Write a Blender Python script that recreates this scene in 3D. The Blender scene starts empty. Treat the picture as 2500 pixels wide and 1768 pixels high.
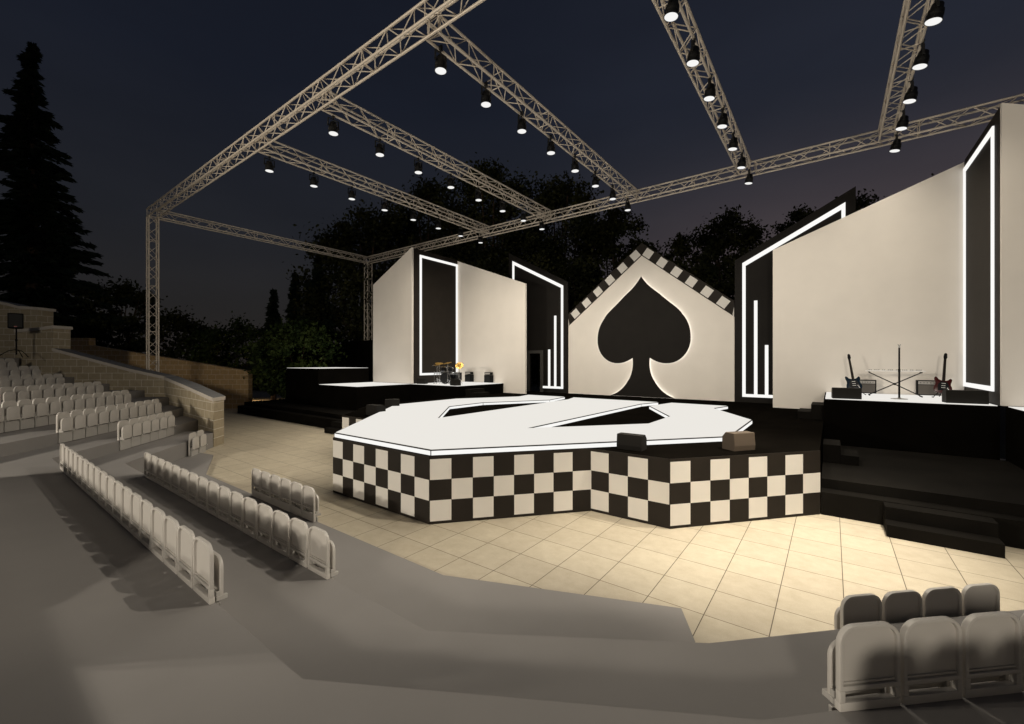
import bpy, bmesh, math, random
import numpy as np
from mathutils import Vector, Matrix
random.seed(7); rng = np.random.default_rng(11)
sc = bpy.context.scene
COL = sc.collection
R = math.radians
H = 2.69                                   # eye height above the plaza
YAW = R(36.84)
VD = (-math.sin(YAW), math.cos(YAW)); VR = (math.cos(YAW), math.sin(YAW))
def at(u, D):                              # plan point seen in photo column u (of 2500) at depth D
    l = (u - 1250) / 1041.67 * D
    return (VD[0]*D + VR[0]*l, VD[1]*D + VR[1]*l)

# ------------------------------------------------------------------ materials
def nodes(name):
    m = bpy.data.materials.new(name); m.use_nodes = True
    nt = m.node_tree; return m, nt, nt.nodes['Principled BSDF']
def mat(name, c, rough=.6, metal=0., var=.0, scale=3., bump=0., bscale=40., spec=.5):
    m, nt, b = nodes(name)
    b.inputs['Base Color'].default_value = (*c, 1); b.inputs['Roughness'].default_value = rough
    b.inputs['Metallic'].default_value = metal; b.inputs['Specular IOR Level'].default_value = spec
    if var or bump: tc = nt.nodes.new('ShaderNodeTexCoord')
    if var:
        n = nt.nodes.new('ShaderNodeTexNoise'); n.inputs['Scale'].default_value = scale; n.inputs['Detail'].default_value = 6
        nt.links.new(tc.outputs['Object'], n.inputs['Vector'])
        r = nt.nodes.new('ShaderNodeValToRGB')
        r.color_ramp.elements[0].position = .3; r.color_ramp.elements[1].position = .72
        r.color_ramp.elements[0].color = (*[x*(1-var) for x in c], 1); r.color_ramp.elements[1].color = (*[min(1, x*(1+var)) for x in c], 1)
        nt.links.new(n.outputs['Fac'], r.inputs['Fac']); nt.links.new(r.outputs['Color'], b.inputs['Base Color'])
    if bump:
        n = nt.nodes.new('ShaderNodeTexNoise'); n.inputs['Scale'].default_value = bscale; n.inputs['Detail'].default_value = 4
        nt.links.new(tc.outputs['Object'], n.inputs['Vector'])
        bp = nt.nodes.new('ShaderNodeBump'); bp.inputs['Strength'].default_value = bump; bp.inputs['Distance'].default_value = .01
        nt.links.new(n.outputs['Fac'], bp.inputs['Height']); nt.links.new(bp.outputs['Normal'], b.inputs['Normal'])
    return m
def emis(name, c, s):
    m = bpy.data.materials.new(name); m.use_nodes = True; nt = m.node_tree
    nt.nodes.remove(nt.nodes['Principled BSDF'])
    e = nt.nodes.new('ShaderNodeEmission'); e.inputs['Color'].default_value = (*c, 1); e.inputs['Strength'].default_value = s
    nt.links.new(e.outputs[0], nt.nodes['Material Output'].inputs['Surface']); return m
def tile_mat():
    m, nt, b = nodes('plaza_tiles'); N = nt.nodes.new; L = nt.links.new
    tc = N('ShaderNodeTexCoord'); mp = N('ShaderNodeMapping'); mp.inputs['Location'].default_value = (-.11, -5.46, 0)
    L(tc.outputs['Object'], mp.inputs['Vector'])
    br = N('ShaderNodeTexBrick'); br.offset = 0; br.squash = 1
    br.inputs['Scale'].default_value = 1; br.inputs['Brick Width'].default_value = .6; br.inputs['Row Height'].default_value = .6
    br.inputs['Mortar Size'].default_value = .005; br.inputs['Mortar Smooth'].default_value = .2
    br.inputs['Color1'].default_value = (.52, .465, .365, 1); br.inputs['Color2'].default_value = (.565, .51, .40, 1); br.inputs['Mortar'].default_value = (.10, .078, .05, 1)
    L(mp.outputs[0], br.inputs['Vector'])
    n = N('ShaderNodeTexNoise'); n.inputs['Scale'].default_value = 5; n.inputs['Detail'].default_value = 10; n.inputs['Roughness'].default_value = .7
    L(tc.outputs['Object'], n.inputs['Vector'])
    r = N('ShaderNodeValToRGB'); r.color_ramp.elements[0].position = .3; r.color_ramp.elements[0].color = (.88, .85, .80, 1)
    r.color_ramp.elements[1].position = .66; r.color_ramp.elements[1].color = (1.05, 1.04, 1.02, 1)
    L(n.outputs['Fac'], r.inputs['Fac'])
    n2 = N('ShaderNodeTexNoise'); n2.inputs['Scale'].default_value = 150; n2.inputs['Detail'].default_value = 2
    L(tc.outputs['Object'], n2.inputs['Vector'])
    r2 = N('ShaderNodeValToRGB'); r2.color_ramp.elements[0].position = .3; r2.color_ramp.elements[0].color = (.86, .84, .8, 1); r2.color_ramp.elements[1].position = .6
    L(n2.outputs['Fac'], r2.inputs['Fac'])
    mx = N('ShaderNodeMixRGB'); mx.blend_type = 'MULTIPLY'; mx.inputs[0].default_value = 1; L(br.outputs['Color'], mx.inputs[1]); L(r.outputs[0], mx.inputs[2])
    m2 = N('ShaderNodeMixRGB'); m2.blend_type = 'MULTIPLY'; m2.inputs[0].default_value = 1; L(mx.outputs[0], m2.inputs[1]); L(r2.outputs[0], m2.inputs[2])
    L(m2.outputs[0], b.inputs['Base Color']); b.inputs['Roughness'].default_value = .62
    return m
def block_mat(name, c1, c2, mortar, ms=.009):
    m, nt, b = nodes(name); N = nt.nodes.new; L = nt.links.new
    tc = N('ShaderNodeTexCoord'); sx = N('ShaderNodeSeparateXYZ'); L(tc.outputs['Object'], sx.inputs[0])
    ad = N('ShaderNodeMath'); L(sx.outputs[0], ad.inputs[0]); L(sx.outputs[1], ad.inputs[1])
    cb = N('ShaderNodeCombineXYZ'); L(ad.outputs[0], cb.inputs[0]); L(sx.outputs[2], cb.inputs[1])
    br = N('ShaderNodeTexBrick'); br.offset = .5; L(cb.outputs[0], br.inputs['Vector'])
    for k, v in (('Scale', 1), ('Brick Width', .48), ('Row Height', .28), ('Mortar Size', ms), ('Mortar Smooth', .3), ('Bias', -.2)): br.inputs[k].default_value = v
    br.inputs['Color1'].default_value = (*c1, 1); br.inputs['Color2'].default_value = (*c2, 1); br.inputs['Mortar'].default_value = (*mortar, 1)
    n = N('ShaderNodeTexNoise'); n.inputs['Scale'].default_value = 7; n.inputs['Detail'].default_value = 8; L(tc.outputs['Object'], n.inputs['Vector'])
    r = N('ShaderNodeValToRGB'); r.color_ramp.elements[0].color = (.7, .7, .7, 1); r.color_ramp.elements[1].color = (1.2, 1.2, 1.2, 1); L(n.outputs['Fac'], r.inputs['Fac'])
    mx = N('ShaderNodeMixRGB'); mx.blend_type = 'MULTIPLY'; mx.inputs[0].default_value = 1; L(br.outputs['Color'], mx.inputs[1]); L(r.outputs[0], mx.inputs[2])
    L(mx.outputs[0], b.inputs['Base Color']); b.inputs['Roughness'].default_value = .85
    bp = N('ShaderNodeBump'); bp.inputs['Strength'].default_value = .5; bp.inputs['Distance'].default_value = .01; bp.invert = True
    L(br.outputs['Fac'], bp.inputs['Height']); L(bp.outputs[0], b.inputs['Normal'])
    return m
def leaf_mat(name, c, c2):
    m, nt, b = nodes(name); N = nt.nodes.new; L = nt.links.new
    tc = N('ShaderNodeTexCoord'); n = N('ShaderNodeTexNoise'); n.inputs['Scale'].default_value = .9; n.inputs['Detail'].default_value = 5
    L(tc.outputs['Object'], n.inputs['Vector'])
    r = N('ShaderNodeValToRGB'); r.color_ramp.elements[0].position = .38; r.color_ramp.elements[0].color = (*c, 1); r.color_ramp.elements[1].position = .65; r.color_ramp.elements[1].color = (*c2, 1)
    L(n.outputs['Fac'], r.inputs['Fac']); L(r.outputs[0], b.inputs['Base Color']); b.inputs['Roughness'].default_value = .7; b.inputs['Specular IOR Level'].default_value = .2
    return m
M = dict(
 white=mat('painted_white_flat', (.82, .765, .69), .6, var=.03, scale=1.2, bump=.02, bscale=60),
 black=mat('black_paint', (.021, .017, .0135), .62, var=.12, scale=2, bump=.03, spec=.15),
 deck=mat('black_stage_deck', (.004, .0034, .0027), .8, var=.2, scale=1.5, spec=.0),
 blackp=mat('matt_black_panel', (.012, .0102, .0085), .65, var=.12, scale=2, bump=.03, spec=.15),
 deckb=mat('black_platform_board', (.0078, .0068, .0055), .8, var=.25, scale=1.5, spec=.05),
 dgrey=mat('dark_grey_paint', (.06, .056, .05), .6),
 checkw=mat('white_check_paint', (.72, .69, .64), .55, var=.02),
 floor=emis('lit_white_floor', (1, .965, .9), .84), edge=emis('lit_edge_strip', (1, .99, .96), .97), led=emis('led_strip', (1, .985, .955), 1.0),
 halo=emis('spade_backlight', (1, .95, .87), 3.5), lens=emis('lamp_lens', (1, .99, .97), .93),
 truss=mat('aluminium_truss', (.66, .58, .48), .45, .15),
 can=mat('black_lamp_housing', (.006, .006, .006), .42, .0, spec=.35), conc=mat('grey_concrete', (.255, .241, .229), .8, var=.07, scale=.8, bump=.05, bscale=30),
 coping=mat('pale_coping', (.55, .5, .44), .75, var=.06, scale=3), copetop=mat('grey_coping_top', (.2, .2, .2), .85, var=.1),
 seat=mat('pale_grey_plastic', (.56, .53, .49), .45), seatp=mat('pale_grey_plastic_panel', (.53, .5, .46), .5), seatd=mat('grey_panel', (.44, .42, .39), .6),
 steel=mat('grey_steel_bracket', (.4, .4, .4), .35, .7),
 chrome=mat('chrome', (.75, .75, .75), .18, 1.), brass=mat('brass_cymbal', (.55, .34, .09), .38, .7), shell=mat('black_drum_shell', (.006, .006, .007), .3, spec=.3),
 skin=mat('drum_head', (.012, .012, .013), .5, spec=.2), rubber=mat('black_rubber', (.006, .006, .006), .7, spec=.12),  wedge_lit=mat('lit_brown_monitor_paint', (.085, .062, .042), .7, bump=.1, bscale=150), wedge=mat('black_monitor_paint', (.013, .0115, .0095), .7, spec=.15, bump=.1, bscale=150),  # brown monitor: strong lamp light put into the base colour of the black one
 grille=mat('dark_grille', (.009, .009, .0085), .55, 0., spec=.25, bump=.3, bscale=220), ampface=mat('amp_panel', (.35, .33, .3), .4), ampcloth=mat('amp_cloth', (.1, .088, .075), .8, bump=.2, bscale=200),
 blue=mat('dark_blue_lacquer', (.005, .013, .024), .25, spec=.3), red=mat('dark_red_lacquer', (.045, .005, .005), .25, spec=.3), neck=mat('dark_rosewood', (.012, .008, .006), .5, spec=.2), ivory=mat('white_plastic', (.9, .88, .85), .3),
 keysb=mat('black_keys', (.012, .012, .012), .3), logo=mat('red_badge', (.35, .03, .03), .4),
 tiles=tile_mat(), lawn=mat('dark_lawn', (.012, .017, .008), .95, var=.4, scale=.6), path=mat('gravel_path', (.3, .28, .25), .9),
 block=block_mat('stone_blocks', (.36, .30, .20), (.42, .355, .25), (.66, .6, .5), .011), warmblock=block_mat('warm_stone_blocks', (.66, .43, .2), (.72, .49, .25), (.9, .74, .52), .014),
 bark=mat('bark', (.06, .035, .02), .95, var=.4, scale=4, bump=.6, bscale=12),
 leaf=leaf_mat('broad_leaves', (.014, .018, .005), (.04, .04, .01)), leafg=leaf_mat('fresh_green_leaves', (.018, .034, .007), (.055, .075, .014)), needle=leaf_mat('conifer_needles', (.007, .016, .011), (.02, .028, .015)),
 warmlamp=emis('warm_bulb', (1, .7, .35), 4.),
)
# ------------------------------------------------------------------ mesh collector
class MB:
    def __init__(s): s.v = []; s.f = []; s.m = []
    def add(s, vs, fs, mi=0):
        o = len(s.v); s.v += [tuple(p) for p in vs]; s.f += [tuple(i+o for i in f) for f in fs]; s.m += [mi]*len(fs); return s
    def box(s, x0, x1, y0, y1, z0, z1, mi=0):
        return s.add([(x0,y0,z0),(x1,y0,z0),(x1,y1,z0),(x0,y1,z0),(x0,y0,z1),(x1,y0,z1),(x1,y1,z1),(x0,y1,z1)],
                     [(3,2,1,0),(4,5,6,7),(0,1,5,4),(1,2,6,5),(2,3,7,6),(3,0,4,7)], mi)
    def prism(s, poly, z0, z1, mi=0):      # plan polygon, vertical extrusion; z may be callables
        n = len(poly); g0 = z0 if callable(z0) else (lambda x, y: z0); g1 = z1 if callable(z1) else (lambda x, y: z1)
        a = sum(poly[i][0]*poly[(i+1)%n][1]-poly[(i+1)%n][0]*poly[i][1] for i in range(n))
        if a < 0: poly = poly[::-1]
        vs = [(x, y, g0(x, y)) for x, y in poly]+[(x, y, g1(x, y)) for x, y in poly]
        return s.add(vs, [tuple(range(n))[::-1], tuple(range(n, 2*n))]+[(i, (i+1)%n, n+(i+1)%n, n+i) for i in range(n)], mi)
    def slab(s, poly, o, ax, az, t, mi=0): # polygon in plane (ax,az) at origin o, extruded by vector t
        o = Vector(o); ax = Vector(ax); az = Vector(az); t = Vector(t); n = len(poly)
        a = sum(poly[i][0]*poly[(i+1)%n][1]-poly[(i+1)%n][0]*poly[i][1] for i in range(n))
        if (a > 0) == (ax.cross(az).dot(t) < 0): poly = poly[::-1]
        vs = [o+ax*x+az*z for x, z in poly]; vs += [p+t for p in vs]
        return s.add(vs, [tuple(range(n))[::-1], tuple(range(n, 2*n))]+[(i, (i+1)%n, n+(i+1)%n, n+i) for i in range(n)], mi)
    def ring(s, out, inn, o, ax, az, t, mi=0):   # same-count outlines
        o = Vector(o); ax = Vector(ax); az = Vector(az); t = Vector(t); n = len(out)
        A = [o+ax*x+az*z for x, z in out]; B = [o+ax*x+az*z for x, z in inn]
        vs = A+B+[p+t for p in A]+[p+t for p in B]; fs = []
        for i in range(n):
            j = (i+1) % n
            fs += [(i, n+i, n+j, j), (2*n+i, 2*n+j, 3*n+j, 3*n+i), (i, j, 2*n+j, 2*n+i), (n+i, 3*n+i, 3*n+j, n+j)]
        return s.add(vs, fs, mi)
    def tube(s, p, q, r, n=8, r2=None, mi=0, cap=True):
        p = Vector(p); q = Vector(q); d = (q-p).normalized(); a = d.orthogonal().normalized(); b = d.cross(a); r2 = r if r2 is None else r2
        vs = [p+(a*math.cos(2*math.pi*i/n)+b*math.sin(2*math.pi*i/n))*r for i in range(n)]+[q+(a*math.cos(2*math.pi*i/n)+b*math.sin(2*math.pi*i/n))*r2 for i in range(n)]
        fs = [(i, (i+1)%n, n+(i+1)%n, n+i) for i in range(n)]
        if cap: fs += [tuple(range(n))[::-1], tuple(range(n, 2*n))]
        return s.add(vs, fs, mi)
    def path(s, pts, r, n=6, mi=0):
        for a, b in zip(pts, pts[1:]): s.tube(a, b, r, n, mi=mi)
        return s
    def lathe(s, prof, c=(0,0,0), n=20, mat4=None, mi=0, cap=True):   # prof of (radius, z)
        vs = []; fs = []
        for r, z in prof:
            for i in range(n): vs.append(Vector((r*math.cos(2*math.pi*i/n), r*math.sin(2*math.pi*i/n), z)))
        for k in range(len(prof)-1):
            for i in range(n): fs.append((k*n+i, k*n+(i+1)%n, (k+1)*n+(i+1)%n, (k+1)*n+i))
        if cap: fs += [tuple(range(n))[::-1], tuple(range((len(prof)-1)*n, len(prof)*n))]
        if mat4 is not None: vs = [mat4 @ v for v in vs]
        return s.add([v+Vector(c) for v in vs], fs, mi)
    def build(s, name, m, parent=None, bevel=0., smooth=False, local=False):
        me = bpy.data.meshes.new(name); off = Vector((0,0,0)) if (parent is None or local) else parent.matrix_basis.translation
        me.from_pydata([tuple(Vector(v)-off) for v in s.v], [], s.f)
        ms = m if isinstance(m, (list, tuple)) else [m]
        for x in ms: me.materials.append(x)
        me.polygons.foreach_set('material_index', s.m)
        bm = bmesh.new(); bm.from_mesh(me); bmesh.ops.recalc_face_normals(bm, faces=bm.faces)
        if bevel:
            es = [e for e in bm.edges if len(e.link_faces) == 2 and e.calc_face_angle(0) > .6]
            bmesh.ops.bevel(bm, geom=es, offset=bevel, segments=2, profile=.6, affect='EDGES', clamp_overlap=True)
        bm.to_mesh(me); bm.free()
        if smooth:
            me.polygons.foreach_set('use_smooth', [True]*len(me.polygons)); me.set_sharp_from_angle(angle=R(38))
        ob = bpy.data.objects.new(name, me); COL.objects.link(ob)
        if parent is not None: ob.parent = parent
        return ob
def tag(o, label, cat, group=None):
    o['label'] = label; o['category'] = cat
    if group: o['group'] = group
    return o
def thing(name, label, cat, loc=(0,0,0), rz=0., group=None):
    o = bpy.data.objects.new(name, None); COL.objects.link(o); o.empty_display_size = .2
    o.location = loc; o.rotation_euler = (0, 0, rz); return tag(o, label, cat, group)
def struct(o): o['kind'] = 'structure'; return o
KIDS = {}
def dup(root, loc, rz, label, group=None, name=None):
    c = root.copy(); c.location = loc; c.rotation_euler = (0, 0, rz); COL.objects.link(c); c['label'] = label
    if group: c['group'] = group
    for ch in root.children:
        k = ch.copy(); k.parent = c; COL.objects.link(k)
        for g in ch.children:
            q = g.copy(); q.parent = k; COL.objects.link(q)
    return c
ORD = ['first','second','third','fourth','fifth','sixth','seventh','eighth','ninth','tenth','eleventh','twelfth','thirteenth','fourteenth','fifteenth','sixteenth','seventeenth','eighteenth','nineteenth','twentieth','twenty-first']

# ------------------------------------------------------------------ ground, plaza, terraces
g = MB(); g.add([(-400,-300,-.012),(400,-300,-.012),(400,500,-.012),(-400,500,-.012)], [(0,1,2,3)]); struct(g.build('lawn', M['lawn']))
g = MB(); g.add([(-60,-6,0),(14,-6,0),(14,17.65,0),(-60,17.65,0)], [(0,1,2,3)]); struct(g.build('plaza', M['tiles']))
a, b = at(560, 60), at(900, 56); c, d_ = at(900, 59), at(560, 63)
g = MB(); g.add([(*a,-.004),(*b,-.004),(*c,-.004),(*d_,-.004)], [(0,1,2,3)]); struct(g.build('path', M['path']))
NA = (.653, .757); DA = (-.757, .653)
def apt(off, t): return (NA[0]*off+DA[0]*t, NA[1]*off+DA[1]*t)
def yA(off, y): return ((off-NA[1]*y)/NA[0], y)
OFF = {1:-6.32, 2:-7.3, 3:-8.4, 4:-9.65, 5:-10.9, 6:-12.3, 7:-13.7, 8:-15.1}
TEND = {1:15.6, 2:17.8, 3:19.3, 4:20.9, 5:22.5, 6:21.6, 7:22.3, 8:21.9}
ZT = {k: .46+.27*(k-1) for k in range(1, 9)}
YB = {1:2.41, 2:1.34, 3:-.07, 4:-1.2, 5:-2.1, 6:-3.2, 7:-4.3, 8:-5.4}
C1 = {1:((-2.69,2.41),(-.78,3.65),(1.95,6.42),(9,13.4)), 2:((-2.62,1.34),(-.3,2.70),(2.6,5.62),(10,13)), 3:((-2.55,-.07),(.42,1.92),(3.4,4.9),(11,12.4)),
      4:((-2.4,-1.2),(1.1,1.1),(4.1,4.1),(12,11.8)), 5:((-2.3,-2.1),(1.8,.3),(4.9,3.4),(13,11.2)), 6:((-2.2,-3.2),(2.5,-.5),(5.6,2.6),(14,10.6)), 7:((-2.1,-4.3),(3.2,-1.3),(6.3,1.8),(15,10)), 8:((-2,-5.4),(3.9,-2.1),(7,1),(16,9.4))}
def tpoly(k):
    return [apt(OFF[k], TEND[k]), yA(OFF[k], YB[k])] + list(C1[k][:3])
def terrace(k):
    front = tpoly(k)
    if k < 8:
        o2 = OFF[k+1]-.25
        back = [apt(o2, TEND[k]+.0), yA(o2, YB[k+1]-.25)] + [(x, y-.3) for x, y in C1[k+1][:3]]
        back[-1] = (C1[k+1][2][0]+.25, C1[k+1][2][1]-.25)
    else: back = [apt(-17.2, TEND[8]), yA(-17.2, -6.5), (-1.8,-6.5),(4.5,-3.2),(7.8,.2)]
    mb = MB(); mb.prism(front+back[::-1], -.05, ZT[k]); struct(mb.build('terrace', M['conc'], bevel=.008))
for k in range(1, 9): terrace(k)
low = [(-15.0,4.45),(-14.08,4.62),(-11.79,3.71),(-3.85,3.72),(-1.29,4.75),(-1.03,4.26),(-1.2,3.2),(-2.6,2.2),(-12.6,2.2)]
mb = MB(); mb.prism(low, -.05, .05); struct(mb.build('terrace', M['conc']))
# top walkway behind the last row (the speaker stands on it)
mb = MB(); mb.prism([apt(-15.9, 19.2), apt(-15.9, 21.3), apt(-17.6, 21.9), apt(-17.6, 14), apt(-15.9, 14)], -.05, 2.86); struct(mb.build('walkway', M['conc'], bevel=.01))

# ------------------------------------------------------------------ seats
def rtop(w, z0, z1, r, n=6):
    h = w/2; pts = [(-h, z0), (h, z0), (h, z1-r)]
    pts += [(h-r+r*math.cos(a), z1-r+r*math.sin(a)) for a in [math.pi/2*i/n for i in range(1, n+1)]]
    pts += [(-h+r-r*math.sin(a), z1-r+r*math.cos(a)) for a in [math.pi/2*i/n for i in range(0, n)]]
    pts += [(-h, z1-r)]
    return pts
X3 = (1,0,0); Z3 = (0,0,1)
def make_seat(label, ph, zf):              # ph height of panel hanging in front, zf: plinth below the frame
    t = thing('stadium_seat', label, 'seat')
    f = MB(); w = .385
    f.ring(rtop(w, .115, .475, .1), rtop(w-.044, .14, .454, .079), (0,0,0), X3, Z3, (0,.032,0))
    f.box(-w/2, -w/2+.034, 0, .032, .05, .115); f.box(w/2-.034, w/2, 0, .032, .05, .115); f.box(-w/2, w/2, 0, .04, -.0 if not zf else -zf, .05)
    f.build('back_frame', M['seat'], t, bevel=.005, smooth=True, local=True)
    p = MB(); p.slab(rtop(w-.042, .139, .455, .08), (0,.018,0), X3, Z3, (0,.010,0)); p.box(-w/2+.03, w/2-.03, .007, .0182, .15, .16)
    p.build('back_panel', M['seatp'], t, smooth=True, local=True)
    s = MB(); s.slab(rtop(.35, .015, .345, .09), (0,.078,0), X3, Z3, (0,.03,0)); s.build('seat_pad', M['seat'], t, bevel=.008, smooth=True, local=True)
    k = MB()
    for sx in (-1, 1):
        k.box(sx*.165-.016, sx*.165+.016, .05, .135, .0, .034); k.box(sx*.165-.012, sx*.165+.012, .052, .084, .034, .075)
    k.tube((-.16,.07,.06), (.16,.07,.06), .009, 8); k.build('mounting_bracket', M['seatd'], t, bevel=.003, local=True)
    q = MB(); q.box(-.192, .192, .056, .078, -ph, -.012); q.build('front_panel', M['seatd'], t, bevel=.003, local=True)
    return t
PROTO = {}
def seat(kind, x, y, z, rz, label, group):
    P = {'std': (.255, 0), 'mid': (.39, 0), 'edge': (.1, .08), 'low': (.2, .2)}[kind]
    if kind not in PROTO:
        PROTO[kind] = t = make_seat(label, *P); t.location = (x, y, z); t.rotation_euler = (0, 0, rz); t['group'] = group
    else: dup(PROTO[kind], (x, y, z), rz, label, group)
for i in range(18):
    seat('std', -11.345+.204+.408*i, 1.29, .73, 0, f'grey flip seat from behind, {ORD[17-i]} from the near end of the longest row', 'seats of the long nearest row, seen from behind')
for i in range(16):
    seat('mid', -10.77+.208+.4156*i, 2.36, .46, 0, f'grey flip seat from behind, {ORD[15-i]} from the near end of the middle row', 'seats of the middle row seen from behind')
for i in range(6):
    seat('edge', -9.18+.197+.394*i, 3.66, .13, 0, f'grey flip seat beside the paving, {ORD[i]} from the left in its row of six', 'row of six seats beside the checkered stage')
a45 = math.atan2(.69, .72)
for i in range(4):
    seat('std', .03+.72*(.205+.408*i), 3.0+.69*(.205+.408*i), .73, a45, f'large grey seat back at bottom right, {ORD[i]} from the left in the nearer row', 'nearer row of seats in the right foreground')
for i in range(4):
    seat('low', .074+.707*(.2+.41*i), 4.592+.707*(.2+.41*i), .21, R(45), f'grey seat back half hidden by the step, {ORD[i]} from left at bottom right', 'farther row of seats in the right foreground')
for i in range(17):
    seat('std', -11.3+.41*i, -.12, 1.0, 0, f'grey flip seat just outside the left edge, {ORD[i]} from the left of its row', 'seats of the row behind the longest row')
for i in range(6):
    seat('std', .60+.72*.41*i, 2.07+.69*.41*i, 1.0, a45, f'grey flip seat below the bottom right edge, {ORD[i]} from the left of its row', 'seats behind the right foreground rows')
ROWS = {1:(13.76,2,.43), 2:(12.72,6,.40), 3:(12.47,10,.4133), 4:(12.71-.416,12,.4165), 5:(14.26,9,.419), 6:(16.35-.412,6,.4123), 7:(18.15-.42,4,.42), 8:(19.88-.42,2,.42)}
RN = {1:'bottom pair', 2:'second lowest row of six', 3:'row of ten', 4:'row of twelve', 5:'row of nine', 6:'high row of six', 7:'row of four', 8:'topmost pair'}
rzA = math.atan2(-.653, .757)
for k, (t0, n, p) in ROWS.items():
    for i in range(n):
        x, y = apt(OFF[k]-.05+(.1 if k == 1 else 0), t0+p*i)
        seat('low' if k == 1 else 'std', x, y, ZT[k]-(.245 if k == 1 else 0), rzA, f'grey flip seat, {ORD[n-1-i]} from the block wall in the {RN[k]}', 'seats in the left bank facing the stage: '+RN[k])

# ------------------------------------------------------------------ block walls on the left
def wall(name, label, p, q, th, zs, m, cope=True, base=0., copew=.03, cut=0.):
    # wall from plan p to q (visible face), thickness th to its far side; zs: list of (distance, top z)
    p = Vector((*p, 0)); q = Vector((*q, 0)); L = (q-p).length; d = (q-p)/L
    t = thing(name, label, 'wall', tuple(p), math.atan2(d.y, d.x))
    prof = [(0, base)]+[(L, base)]+[(x, z) for x, z in zs[::-1]]
    b = MB(); b.slab(prof, (0,0,0), X3, Z3, (0,th,0))
    b.v = [(x-cut, y, z) if (x > L-.01 and abs(y-th) < .01) else (x, y, z) for x, y, z in b.v]
    b.build('block_wall', m, t, local=True)
    if cope:
        c = MB()
        top = [(x, z+.12) for x, z in zs]; bot = [(x, z+.002) for x, z in zs]
        e = copew; top[0] = (top[0][0]-e, top[0][1]); bot[0] = (bot[0][0]-e, bot[0][1]); top[-1] = (top[-1][0]+e, top[-1][1]); bot[-1] = (bot[-1][0]+e, bot[-1][1])
        y0, y1 = sorted((0, th)); y0 -= e; y1 += e
        vs = []; n = len(top)
        for (x, z), (xb, zb) in zip(top, bot): vs += [(x, y0, z), (x, y1, z), (x, y0, zb), (x, y1, zb)]
        fs = []; mi = []
        for i in range(n-1):
            o = 4*i; fs += [(o, o+4, o+5, o+1)]; mi += [1]; fs += [(o, o+2, o+6, o+4), (o+1, o+5, o+7, o+3), (o+2, o+3, o+7, o+6)]; mi += [0]*3
        fs += [(0,1,3,2), (4*n-4, 4*n-2, 4*n-1, 4*n-3)]; mi += [0,0]
        vs = [(x-cut, y, z) if (x > L-.01 and y > th-.01) else (x, y, z) for x, y, z in vs]
        c.v = vs; c.f = fs; c.m = mi
        c.build('coping', [M['coping'], M['copetop']], t, local=True)
    return t
bend = at(401, 17.4); far = at(130, 17.4)
def ln(p, q): return math.hypot(q[0]-p[0], q[1]-p[1])
E1 = (-15.58, 5.12); L1 = ln(E1, bend)
wall('stone_wall', 'stone block wall with sloping pale coping, lower end nearest the paving', bend, E1, .42, [(0, 1.985), (L1*.5, 1.73), (L1, 1.445)], M['block'], cut=.46)
L2 = ln(far, bend)
wall('stone_wall', 'stone block wall with sloping coping running up behind the seat rows', far, bend, .55, [(0, 3.14), (L2*.35, 2.71), (L2*.7, 2.29), (L2, 1.99)], M['block'])
pl = at(40, 17.6); Lp = ln(pl, far)
wall('stone_wall', 'taller block wall pier with level coping left of the sloping wall', (pl[0], pl[1]), (far[0]-.01, far[1]-.005), .62, [(0, 3.90), (Lp*.55, 3.97), (Lp, 4.06)], M['block'], copew=.05)
ul, ur = at(-30, 19.0), at(95, 19.0); Lu = ln(ul, ur)
wall('stone_wall', 'highest block wall at the left edge with curved pale coping', ul, ur, .6, [(0, 5.38), (Lu*.4, 5.2), (Lu*.62, 5.06), (Lu, 5.0)], M['block'], copew=.06)
w5a, w5b = at(171, 24.6), at(606, 24.6); L5 = ln(w5a, w5b)
wall('stone_wall', 'long warm brown block wall stepping down behind the truss leg', w5a, w5b, .4, [(0, 4.08), (L5*.105, 4.08), (L5*.106, 3.66), (L5, 2.17)], M['warmblock'], cope=False)
wall('stone_wall', 'brown block wall glimpsed through the dark doorway left of the spade', (-18.5,21.5), (-15.2,21.5), .3, [(0,3.4),(3.3,3.4)], M['warmblock'], cope=False)
# garden lamp behind the long wall whose pool of light shows on the paving
lx, ly = at(594, 28.6)
t = thing('garden_lamp', 'small warm garden lamp just behind the right end of the long brown wall', 'lamp', (lx, ly, 0))
b = MB(); b.tube((0,0,0), (0,0,1.5), .03, 8); b.build('post', M['can'], t, local=True)
b = MB(); b.lathe([(.02,1.68),(.13,1.62),(.14,1.58),(.05,1.56)], n=14); b.build('lamp_shade', M['can'], t, local=True)
b = MB(); b.lathe([(.03,1.5),(.05,1.53),(.04,1.555)], n=10); b.build('bulb', M['warmlamp'], t, local=True)
ld = bpy.data.lights.new('lamp_light', 'SPOT'); ld.energy = 260; ld.color = (1, .68, .34); ld.spot_size = R(150); ld.spot_blend = .9; ld.shadow_soft_size = .06
lo = bpy.data.objects.new('lamp_light', ld); COL.objects.link(lo); lo.parent = t; lo.location = (0,0,1.46)

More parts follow.
